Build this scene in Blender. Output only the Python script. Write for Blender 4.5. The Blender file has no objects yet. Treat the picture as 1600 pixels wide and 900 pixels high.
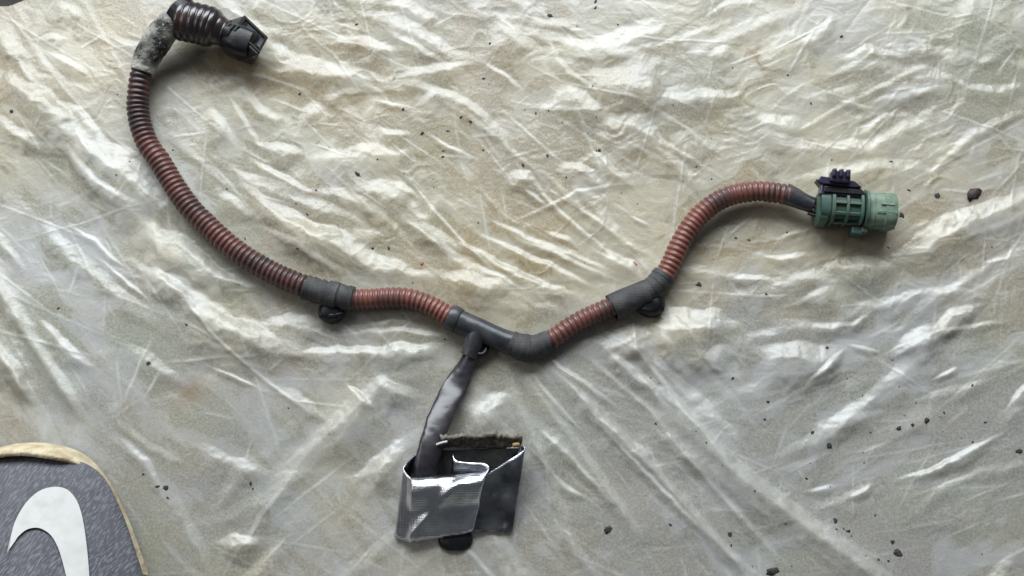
import bpy, math, random
import numpy as np
from mathutils import Vector, Matrix, noise
from mathutils.bvhtree import BVHTree

random.seed(7)
rng = np.random.default_rng(11)
scene = bpy.context.scene
COL = scene.collection

# ------------------------------------------------------------------ camera
PX = 0.00032                    # metres per photo pixel at the sheet
DIST, TILT = 0.62, math.radians(13)
W0, H0 = 1600.0, 900.0
cam_d = bpy.data.cameras.new('camera'); cam = bpy.data.objects.new('camera', cam_d); COL.objects.link(cam)
cam.location = (0, -DIST * math.sin(TILT), DIST * math.cos(TILT))
cam.rotation_euler = (TILT, 0, 0)
cam_d.sensor_width = 36.0
cam_d.lens = 36.0 * DIST / (W0 * PX)
cam_d.clip_start, cam_d.clip_end = 0.01, 60
scene.camera = cam

# ------------------------------------------------------------------ light
world = bpy.data.worlds.new('World'); scene.world = world; world.use_nodes = True
bg = world.node_tree.nodes['Background']
bg.inputs[0].default_value = (0.90, 0.95, 1.0, 1); bg.inputs[1].default_value = 0.10

def area_light(name, loc, target, sx, sy, power, color):
    d = bpy.data.lights.new(name, 'AREA'); d.shape = 'RECTANGLE'; d.size = sx; d.size_y = sy
    d.energy = power; d.color = color
    o = bpy.data.objects.new(name, d); COL.objects.link(o); o.location = loc
    o.rotation_euler = (Vector(target) - Vector(loc)).to_track_quat('-Z', 'Y').to_euler()
    return o
# the open doorway beyond the top of the picture, and a weaker opening off to the left
area_light('doorway_light', (-0.15, 1.18, 0.98), (0, 0, 0), 1.8, 0.88, 54, (0.90, 0.96, 1.0))
area_light('window_light', (-1.5, 0.2, 1.3), (0, 0, 0), 0.8, 0.6, 6, (1.0, 0.97, 0.92))

scene.view_settings.view_transform = 'Standard'
scene.view_settings.look = 'None'
scene.view_settings.exposure = 0.0
scene.view_settings.gamma = 1.0
scene.render.engine = 'CYCLES'
scene.cycles.use_denoising = True
scene.cycles.max_bounces = 6

# ------------------------------------------------------------------ photo pixel -> place
CT, ST = math.cos(TILT), math.sin(TILT)
CAM = np.array(cam.location)
def P(u, v, z=0.0):
    """The point at height z (in pixel units) that shows at photo pixel u, v."""
    a, b = (u - W0 / 2) * PX / DIST, (H0 / 2 - v) * PX / DIST
    d = np.array([a, b * CT + ST, b * ST - CT])
    t = (z * PX - CAM[2]) / d[2]
    return Vector(CAM + d * t)
def project(X, Y):
    """World x, y at z=0 -> photo pixel arrays."""
    dx, dy, dz = X - CAM[0], Y - CAM[1], -CAM[2]
    depth = dy * ST - dz * CT
    up = dy * CT + dz * ST
    return W0 / 2 + dx / depth * DIST / PX, H0 / 2 - up / depth * DIST / PX

# ------------------------------------------------------------------ objects
def tag(o, label=None, cat=None, group=None, kind=None):
    for k, val in (('label', label), ('category', cat), ('group', group), ('kind', kind)):
        if val: o[k] = val
    return o
def thing(name, loc, label, cat, group=None):
    o = bpy.data.objects.new(name, None); COL.objects.link(o); o.location = loc
    o.empty_display_size = 0.01
    return tag(o, label, cat, group)
def root_loc(o):
    l = Vector((0, 0, 0))
    while o is not None:
        l += o.location; o = o.parent
    return l
def mesh(name, verts, faces, mat, parent=None, smooth=True, bevel=0.0, at=None):
    """One mesh object; verts are world points."""
    off = root_loc(parent) if parent else (Vector(at) if at is not None else Vector((0, 0, 0)))
    me = bpy.data.meshes.new(name)
    me.from_pydata([tuple(Vector(v) - off) for v in verts], [], faces)
    me.update()
    if smooth:
        me.polygons.foreach_set('use_smooth', [True] * len(me.polygons))
    me.materials.append(mat)
    o = bpy.data.objects.new(name, me); COL.objects.link(o)
    if parent: o.parent = parent
    elif at is not None: o.location = at
    if bevel:
        b = o.modifiers.new('Bevel', 'BEVEL'); b.width = bevel; b.segments = 2; b.limit_method = 'ANGLE'
        b.angle_limit = math.radians(35)
        b.harden_normals = False
    return o

# ------------------------------------------------------------------ materials
def material(name, color, rough=0.5, metallic=0.0, color2=None, scale=300.0, lo=0.4, hi=0.65, detail=6.0,
             bump=0.0, bump_scale=1500.0, bump_dist=0.0003, spec=0.5, rough_var=0.0, coat=0.0, weave=0.0, weave_scale=1400.0, speck=None):
    m = bpy.data.materials.new(name); m.use_nodes = True
    nt = m.node_tree; N, L = nt.nodes, nt.links
    b = N['Principled BSDF']
    b.inputs['Base Color'].default_value = (*color, 1); b.inputs['Roughness'].default_value = rough
    b.inputs['Metallic'].default_value = metallic; b.inputs['Specular IOR Level'].default_value = spec
    if coat: b.inputs['Coat Weight'].default_value = coat; b.inputs['Coat Roughness'].default_value = 0.2
    tc = N.new('ShaderNodeTexCoord')
    if color2 is not None or rough_var:
        nz = N.new('ShaderNodeTexNoise'); nz.inputs['Scale'].default_value = scale; nz.inputs['Detail'].default_value = detail
        L.new(tc.outputs['Object'], nz.inputs['Vector'])
        if color2 is not None:
            r = N.new('ShaderNodeValToRGB'); r.color_ramp.elements[0].position = lo; r.color_ramp.elements[1].position = hi
            r.color_ramp.elements[0].color = (*color, 1); r.color_ramp.elements[1].color = (*color2, 1)
            L.new(nz.outputs['Fac'], r.inputs['Fac'])
            out = r.outputs['Color']
            if speck:
                n2 = N.new('ShaderNodeTexNoise'); n2.inputs['Scale'].default_value = speck[1]; n2.inputs['Detail'].default_value = 3
                L.new(tc.outputs['Object'], n2.inputs['Vector'])
                r2 = N.new('ShaderNodeValToRGB'); r2.color_ramp.elements[0].position = speck[2]; r2.color_ramp.elements[1].position = speck[2] + 0.06
                L.new(n2.outputs['Fac'], r2.inputs['Fac'])
                mx = N.new('ShaderNodeMix'); mx.data_type = 'RGBA'; L.new(r2.outputs['Color'], mx.inputs['Factor'])
                L.new(out, mx.inputs['A']); mx.inputs['B'].default_value = (*speck[0], 1); out = mx.outputs['Result']
            L.new(out, b.inputs['Base Color'])
        if rough_var:
            mr = N.new('ShaderNodeMapRange'); mr.inputs['To Min'].default_value = rough - rough_var; mr.inputs['To Max'].default_value = rough + rough_var
            L.new(nz.outputs['Fac'], mr.inputs['Value']); L.new(mr.outputs['Result'], b.inputs['Roughness'])
    prev = None
    if bump:
        n3 = N.new('ShaderNodeTexNoise'); n3.inputs['Scale'].default_value = bump_scale; n3.inputs['Detail'].default_value = 4
        L.new(tc.outputs['Object'], n3.inputs['Vector'])
        bp = N.new('ShaderNodeBump'); bp.inputs['Strength'].default_value = bump; bp.inputs['Distance'].default_value = bump_dist
        L.new(n3.outputs['Fac'], bp.inputs['Height']); prev = bp.outputs['Normal']
        L.new(prev, b.inputs['Normal'])
    if weave:
        w = []
        for dr in ('X', 'Y'):
            wv = N.new('ShaderNodeTexWave'); wv.bands_direction = dr; wv.inputs['Scale'].default_value = weave_scale
            wv.inputs['Distortion'].default_value = 0.6
            L.new(tc.outputs['Object'], wv.inputs['Vector']); w.append(wv)
        mm = N.new('ShaderNodeMath'); mm.operation = 'MULTIPLY'
        L.new(w[0].outputs['Fac'], mm.inputs[0]); L.new(w[1].outputs['Fac'], mm.inputs[1])
        bp = N.new('ShaderNodeBump'); bp.inputs['Strength'].default_value = weave; bp.inputs['Distance'].default_value = 0.0003
        L.new(mm.outputs[0], bp.inputs['Height'])
        if prev: L.new(prev, bp.inputs['Normal'])
        L.new(bp.outputs['Normal'], b.inputs['Normal'])
    return m

M = {}
M['floor'] = material('dark_floor', (0.022, 0.018, 0.014), 0.8, color2=(0.045, 0.036, 0.028), scale=60, bump=0.5, bump_scale=300)
M['tube_left'] = material('grimy_red_conduit', (0.125, 0.050, 0.042), 0.34, color2=(0.036, 0.025, 0.026), scale=45, lo=0.36, hi=0.60, rough_var=0.12, bump=0.25, bump_scale=1800)
M['tube_right'] = material('faded_red_conduit', (0.185, 0.066, 0.051), 0.34, color2=(0.065, 0.036, 0.033), scale=55, lo=0.42, hi=0.68, rough_var=0.12, bump=0.25, bump_scale=1800)
M['tape'] = material('cloth_tape', (0.026, 0.027, 0.031), 0.62, color2=(0.060, 0.058, 0.056), scale=160, bump=0.3, bump_scale=1500, weave=0.5, weave_scale=420)
M['crust'] = material('dirt_crusted_tape', (0.030, 0.029, 0.028), 0.85, color2=(0.34, 0.33, 0.295), scale=105, lo=0.43, hi=0.63, bump=0.9, bump_scale=700, bump_dist=0.0010, speck=((0.30, 0.29, 0.27), 600, 0.60))
M['rubber'] = material('black_rubber', (0.022, 0.025, 0.032), 0.38, color2=(0.05, 0.05, 0.052), scale=120, rough_var=0.12, bump=0.2, bump_scale=900)
M['black'] = material('black_plastic', (0.008, 0.008, 0.010), 0.36, color2=(0.026, 0.026, 0.027), scale=260, lo=0.52, hi=0.8, spec=0.3, rough_var=0.12, bump=0.25, bump_scale=1200)
M['lever'] = material('violet_black_plastic', (0.022, 0.017, 0.042), 0.20, color2=(0.04, 0.033, 0.055), scale=260, rough_var=0.08)
M['bronze'] = material('oily_dark_conduit', (0.016, 0.011, 0.014), 0.26, color2=(0.060, 0.030, 0.024), scale=110, lo=0.46, hi=0.68, spec=0.8, bump=0.2)
M['sleeve'] = material('shrink_sleeve', (0.020, 0.018, 0.024), 0.30, color2=(0.042, 0.039, 0.043), scale=140, rough_var=0.1, bump=0.2, bump_scale=350, bump_dist=0.0004, spec=0.6)
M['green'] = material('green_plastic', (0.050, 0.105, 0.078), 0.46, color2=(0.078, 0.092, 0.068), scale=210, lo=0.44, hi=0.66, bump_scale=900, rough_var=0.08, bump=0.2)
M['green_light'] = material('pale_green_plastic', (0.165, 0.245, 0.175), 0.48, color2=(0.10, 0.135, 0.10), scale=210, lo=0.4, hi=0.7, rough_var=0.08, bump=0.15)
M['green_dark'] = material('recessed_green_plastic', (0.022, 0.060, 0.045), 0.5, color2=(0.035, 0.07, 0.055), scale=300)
M['yellow'] = material('yellow_wire', (0.25, 0.18, 0.05), 0.5)
M['brown_wire'] = material('brown_wire', (0.09, 0.05, 0.04), 0.5)
M['foil'] = material('aluminised_cloth', (0.70, 0.72, 0.77), 0.24, metallic=1.0, color2=(0.48, 0.50, 0.54), scale=90, rough_var=0.07, bump=0.25, bump_scale=160, bump_dist=0.0015, weave=0.26, weave_scale=430)
M['foil_dark_reflection'] = material('dark_reflection_cloth', (0.40, 0.42, 0.46), 0.33, metallic=1.0, color2=(0.12, 0.125, 0.14), scale=70, lo=0.38, hi=0.66, rough_var=0.08, bump=0.3, bump_scale=160, bump_dist=0.0015, weave=0.26, weave_scale=430)  # copy of the foil, dark reflected surroundings put into its colour
M['felt'] = material('charred_felt', (0.12, 0.10, 0.082), 0.95, color2=(0.27, 0.24, 0.20), scale=420, bump=1.0, bump_scale=1600, bump_dist=0.0008)
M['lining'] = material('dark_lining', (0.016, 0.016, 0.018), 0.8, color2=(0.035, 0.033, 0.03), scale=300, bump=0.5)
M['crumb'] = material('dirt_crumb', (0.024, 0.020, 0.020), 0.9, color2=(0.062, 0.052, 0.048), scale=900, bump=0.8, bump_scale=2500)
M['crumb_red'] = material('red_flake', (0.38, 0.09, 0.06), 0.6, color2=(0.25, 0.07, 0.05), scale=900)
M['crumb_brown'] = material('rusty_lump', (0.016, 0.011, 0.011), 0.5, color2=(0.055, 0.024, 0.018), scale=500, bump=0.9, bump_scale=1200, bump_dist=0.0006)
M['rim'] = material('tan_rubber', (0.56, 0.49, 0.34), 0.65, color2=(0.40, 0.31, 0.19), scale=130, bump=0.8, bump_scale=380, bump_dist=0.0012)
M['swoosh'] = material('white_print', (0.49, 0.49, 0.475), 0.6, color2=(0.40, 0.395, 0.37), scale=150, lo=0.42, hi=0.8, bump=0.15)
M['collar'] = material('dark_textile', (0.03, 0.03, 0.034), 0.9, bump=0.5)

# ------------------------------------------------------------------ the plastic sheet: a real crumpled height field
def vnoise(X, Y, seed):
    """smooth value noise in -1..1"""
    r = np.random.default_rng(seed); T = r.uniform(-1, 1, (256, 256))
    xi, yi = np.floor(X).astype(int), np.floor(Y).astype(int)
    fx, fy = X - xi, Y - yi
    fx = fx * fx * fx * (fx * (fx * 6 - 15) + 10); fy = fy * fy * fy * (fy * (fy * 6 - 15) + 10)
    a, b = T[xi & 255, yi & 255], T[(xi + 1) & 255, yi & 255]
    c, d = T[xi & 255, (yi + 1) & 255], T[(xi + 1) & 255, (yi + 1) & 255]
    return (a * (1 - fx) + b * fx) * (1 - fy) + (c * (1 - fx) + d * fx) * fy

def axis(lo, hi, step, far):
    core = np.arange(lo, hi + step, step)
    g = [step]
    while sum(g) < far: g.append(g[-1] * 1.12)
    ext = np.cumsum(g)
    return np.concatenate([(core[0] - ext)[::-1], core, core[-1] + ext])
STEP = 1.55 * PX
xs = axis(-0.272, 0.272, STEP, 0.16)
ys = axis(-0.158, 0.172, STEP, 0.16)
GX, GY = np.meshgrid(xs, ys)
U, V = project(GX, GY)
HF = np.zeros_like(U)
WHITE = np.zeros_like(U)         # whitened creases and doubled folds, plus highlights painted on streak faces

wob1 = vnoise(U / 26, V / 26, 1); wob2 = vnoise(U / 9, V / 9, 2); wob3 = vnoise(U / 90, V / 90, 3)

def window(u0, u1, v0, v1):
    c = [P(u, v) for u in (u0, u1) for v in (v0, v1)]
    i0 = np.searchsorted(xs, min(p.x for p in c)); i1 = np.searchsorted(xs, max(p.x for p in c))
    j0 = np.searchsorted(ys, min(p.y for p in c)); j1 = np.searchsorted(ys, max(p.y for p in c))
    return slice(max(j0, 0), j1), slice(max(i0, 0), i1)
def smooth(x): x = np.clip(x, 0, 1); return x * x * (3 - 2 * x)

def polydist(pts, u, v):
    best = np.full(u.shape, 1e9); sd = np.zeros(u.shape); ta = np.zeros(u.shape); wt = np.zeros(u.shape)
    seg = [math.dist(pts[i], pts[i + 1]) for i in range(len(pts) - 1)]; tot = sum(seg); acc = 0
    for i, l in enumerate(seg):
        (x0, y0), (x1, y1) = pts[i], pts[i + 1]
        dx, dy = (x1 - x0) / l, (y1 - y0) / l
        raw = (u - x0) * dx + (v - y0) * dy
        t = np.clip(raw, 0, l)
        px, py = u - x0 - t * dx, v - y0 - t * dy
        d = np.hypot(px, py); s = px * dy - py * dx       # positive on the left of travel (up for rightward lines)
        m = d < best
        best = np.where(m, d, best)
        sd = np.where(m, np.where(s >= 0, d, -d), sd)
        q = 1.0 / (d + 1.5) ** 4; ta += q * (acc + t) / tot; wt += q     # blended, so the taper never jumps at a bend
        acc += l
    return sd, ta / wt, tot

def streak(pts, w, g=0.36, L=2.4, wob=1.0, end=0.42, white=0.0):
    """A fold whose face of width w tips towards the light; it rises gently behind."""
    global HF
    if pts[-1][0] < pts[0][0]: pts = pts[::-1]            # travel rightwards: the lit face looks up the picture
    tl = sum(math.dist(pts[i], pts[i + 1]) for i in range(len(pts) - 1)); ex = max(0.10 * tl, 0.5 * (4.2 * w - tl) + 0.35 * w)
    def out(a, b_): l = math.dist(a, b_); return (a[0] + (a[0] - b_[0]) / l * ex, a[1] + (a[1] - b_[1]) / l * ex)
    pts = [out(pts[0], pts[1])] + list(pts) + [out(pts[-1], pts[-2])]
    pad = w * (L + 1.2) + 8
    uu = [p[0] for p in pts]; vv = [p[1] for p in pts]
    s = window(min(uu) - pad, max(uu) + pad, min(vv) - pad, max(vv) + pad)
    u, v = U[s], V[s]
    if u.size == 0: return
    d, t, tot = polydist(pts, u, v)
    d = d + wob * (min(w * 0.28, 4.5) * wob1[s] + min(w * 0.12, 1.6) * wob2[s])
    k = smooth(t / end) * smooth((1 - t) / end)
    ww = w * (0.35 + 0.65 * k)
    x = d / ww
    lin = np.clip(0.5 - x, 0, 1)
    face = 0.6 * lin + 0.4 * smooth(lin)
    back = smooth((x + 0.5 + L) / L)
    f = np.where(x > -0.5, face, back)
    cosd = abs(pts[-1][0] - pts[0][0]) / max(math.dist(pts[0], pts[-1]), 1e-6)
    g = g * (0.18 + 0.00034 * sum(vv) / len(vv)) / max(cosd, 0.72)
    HF[s] += g * ww * f * k
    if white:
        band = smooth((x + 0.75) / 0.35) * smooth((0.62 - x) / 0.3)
        WHITE[s] = np.maximum(WHITE[s], white * k * band)  # highlight painted white on the face that tips to the light

def ridge(pts, w, h, wob=0.5, end=0.2, white=0.55):
    """A rounded two-sided fold of half width w."""
    pad = w * 2.5 + 8
    uu = [p[0] for p in pts]; vv = [p[1] for p in pts]
    s = window(min(uu) - pad, max(uu) + pad, min(vv) - pad, max(vv) + pad)
    u, v = U[s], V[s]
    if u.size == 0: return
    d, t, tot = polydist(pts, u, v)
    d = d + wob * (3.0 * wob1[s] + 1.0 * wob2[s])
    k = smooth(t / end) * smooth((1 - t) / end)
    HF[s] += h * k * np.exp(-np.abs(d / w) ** 1.6)
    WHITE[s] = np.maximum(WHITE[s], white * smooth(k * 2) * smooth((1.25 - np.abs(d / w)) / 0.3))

def crease(cu, cv, ang, ln, w, h):
    """A short sharp crease."""
    dx, dy = math.cos(ang), math.sin(ang)
    ex = abs(dx) * ln + abs(dy) * w * 5 + 3; ey = abs(dy) * ln + abs(dx) * w * 5 + 3
    s = window(cu - ex, cu + ex, cv - ey, cv + ey)
    u, v = U[s] - cu, V[s] - cv
    if u.size == 0: return
    a = u * dx + v * dy; d = u * dy - v * dx + (0.35 * w + 1.0) * wob1[s] + 0.5 * wob2[s] + 0.06 * ln * wob3[s]
    k = np.clip(1 - (a / ln) ** 2, 0, 1) ** 2
    x = d / w
    HF[s] += h * k * np.where(x > 0, np.exp(-1.5 * x), np.exp(0.55 * x)) * np.clip(1 - (np.abs(x) / 5) ** 2, 0, 1)
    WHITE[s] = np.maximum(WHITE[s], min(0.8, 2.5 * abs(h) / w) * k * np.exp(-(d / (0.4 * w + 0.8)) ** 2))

# --- broad undulation and crumple noise
amp = 0.55 + 0.45 * smooth((620 - V + 0.15 * (U - 800)) / 420)          # calmer towards the bottom of the picture
calm = smooth(np.hypot((U - 250) / 330, (V - 680) / 190) - 0.35) * 0.7 + 0.3
amp = amp * calm
wu, wv = U + 22 * wob1 + 30 * wob3, V + 22 * vnoise(U / 30, V / 30, 5) + 30 * vnoise(U / 95, V / 95, 6)
HF += 4.0 * vnoise(U / 170, V / 170, 8) + 1.2 * vnoise(wu / 80, wv / 80, 9)
for lam, hh, sd in ((46, 0.7, 12), (24, 0.42, 13), (12, 0.24, 14), (6.5, 0.12, 15)):
    n = vnoise(wu / lam, wv / (lam * 0.72), sd)
    HF += amp * hh * (1 - 2 * np.abs(n)) * (0.55 + 0.45 * vnoise(U / 120, V / 120, sd + 20))

# --- random creases following the pull of the sheet in each area
def flow(u, v):
    pts = [(120, 250, 48), (330, 380, 42), (100, 560, 60), (300, 620, 48), (560, 90, 22), (520, 330, 33), (760, 60, 30), (900, 120, 10),
           (720, 280, 42), (860, 400, 30), (1000, 250, 38), (1120, 120, -15), (1330, 120, -25), (1500, 110, -10), (1250, 260, -30), (1480, 330, -32),
           (1300, 480, -12), (1450, 560, -35), (1450, 740, -28), (1250, 700, -30), (1060, 640, 44), (960, 760, 48), (1180, 820, 40), (620, 640, -45),
           (480, 700, -45), (600, 520, 2), (450, 500, 25), (780, 700, 60)]
    sw = sc = ss = 0
    for a, b, d in pts:
        q = 1 / (((u - a) ** 2 + (v - b) ** 2) / 6000 + 1) ** 2
        r = math.radians(2 * d); sc += q * math.cos(r); ss += q * math.sin(r)
    return 0.5 * math.atan2(ss, sc)
for i in range(1050):
    cu, cv = random.uniform(-320, 1920), random.uniform(-260, 1180)
    a = 0.55 + 0.45 * float(smooth((620 - cv) / 420)) 
    if cu < 480 and cv > 520: a *= 0.6
    if random.random() > a + 0.15: continue
    ang = flow(cu, cv) + random.gauss(0, 0.30) + (math.pi / 2 * random.choice((-1, 1)) * 0.7 if random.random() < 0.16 else 0)
    ln = min(170, math.exp(random.gauss(3.75, 0.55)))
    w = random.choice((1.8, 2.4, 3.2, 4.5, 7.0)) * random.uniform(0.8, 1.2)
    crease(cu, cv, ang, ln, w, w * random.uniform(0.05, 0.22) * (0.5 + 0.6 * a) * random.choice((1, 1, -1)))

# --- thin straight crinkles that cross one another
def scratch(cu, cv, ang, ln, w, h):
    dx, dy = math.cos(ang), math.sin(ang)
    ex = abs(dx) * ln + abs(dy) * w * 4 + 3; ey = abs(dy) * ln + abs(dx) * w * 4 + 3
    s = window(cu - ex, cu + ex, cv - ey, cv + ey)
    u, v = U[s] - cu, V[s] - cv
    if u.size == 0: return
    a = u * dx + v * dy; d = u * dy - v * dx + 0.5 * wob1[s]
    q = np.clip(1 - (a / ln) ** 2, 0, 1) * np.exp(-(d / w) ** 2)
    HF[s] += h * q
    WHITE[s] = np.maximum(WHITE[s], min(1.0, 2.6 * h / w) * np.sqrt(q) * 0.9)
for i in range(1250):
    cu, cv = random.uniform(-320, 1920), random.uniform(-260, 1180)
    a = 0.45 + 0.55 * float(smooth((660 - cv) / 420))
    if random.random() > a + 0.2: continue
    ang = flow(cu, cv) + random.gauss(0, 0.25) + random.choice((0, 0, 0, 0.9, -0.9)); w = random.uniform(1.1, 2.2)
    scratch(cu, cv, ang, math.exp(random.gauss(3.7, 0.6)), w, w * random.uniform(0.12, 0.42) * (0.5 + 0.5 * a))

# --- longer soft folds between the named ones
for i in range(330):
    cu, cv = random.uniform(-320, 1920), random.uniform(-260, 1180)
    a = 0.5 + 0.5 * float(smooth((640 - cv) / 420))
    if math.hypot((cu - 250) / 330, (cv - 680) / 190) < 1: a *= 0.7
    ang = flow(cu, cv) + random.gauss(0, 0.22); ln = random.uniform(45, 170); w = random.uniform(5, 22)
    bend = random.gauss(0, 0.18)
    p = [(cu + t * ln * math.cos(ang + bend * t), cv + t * ln * math.sin(ang + bend * t)) for t in (-1, -0.5, 0, 0.5, 1)]
    streak(p, w, a * random.uniform(0.2, 0.85), L=random.uniform(1.2, 3.0), white=random.choice((0, 0.2, 0.4)))

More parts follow.
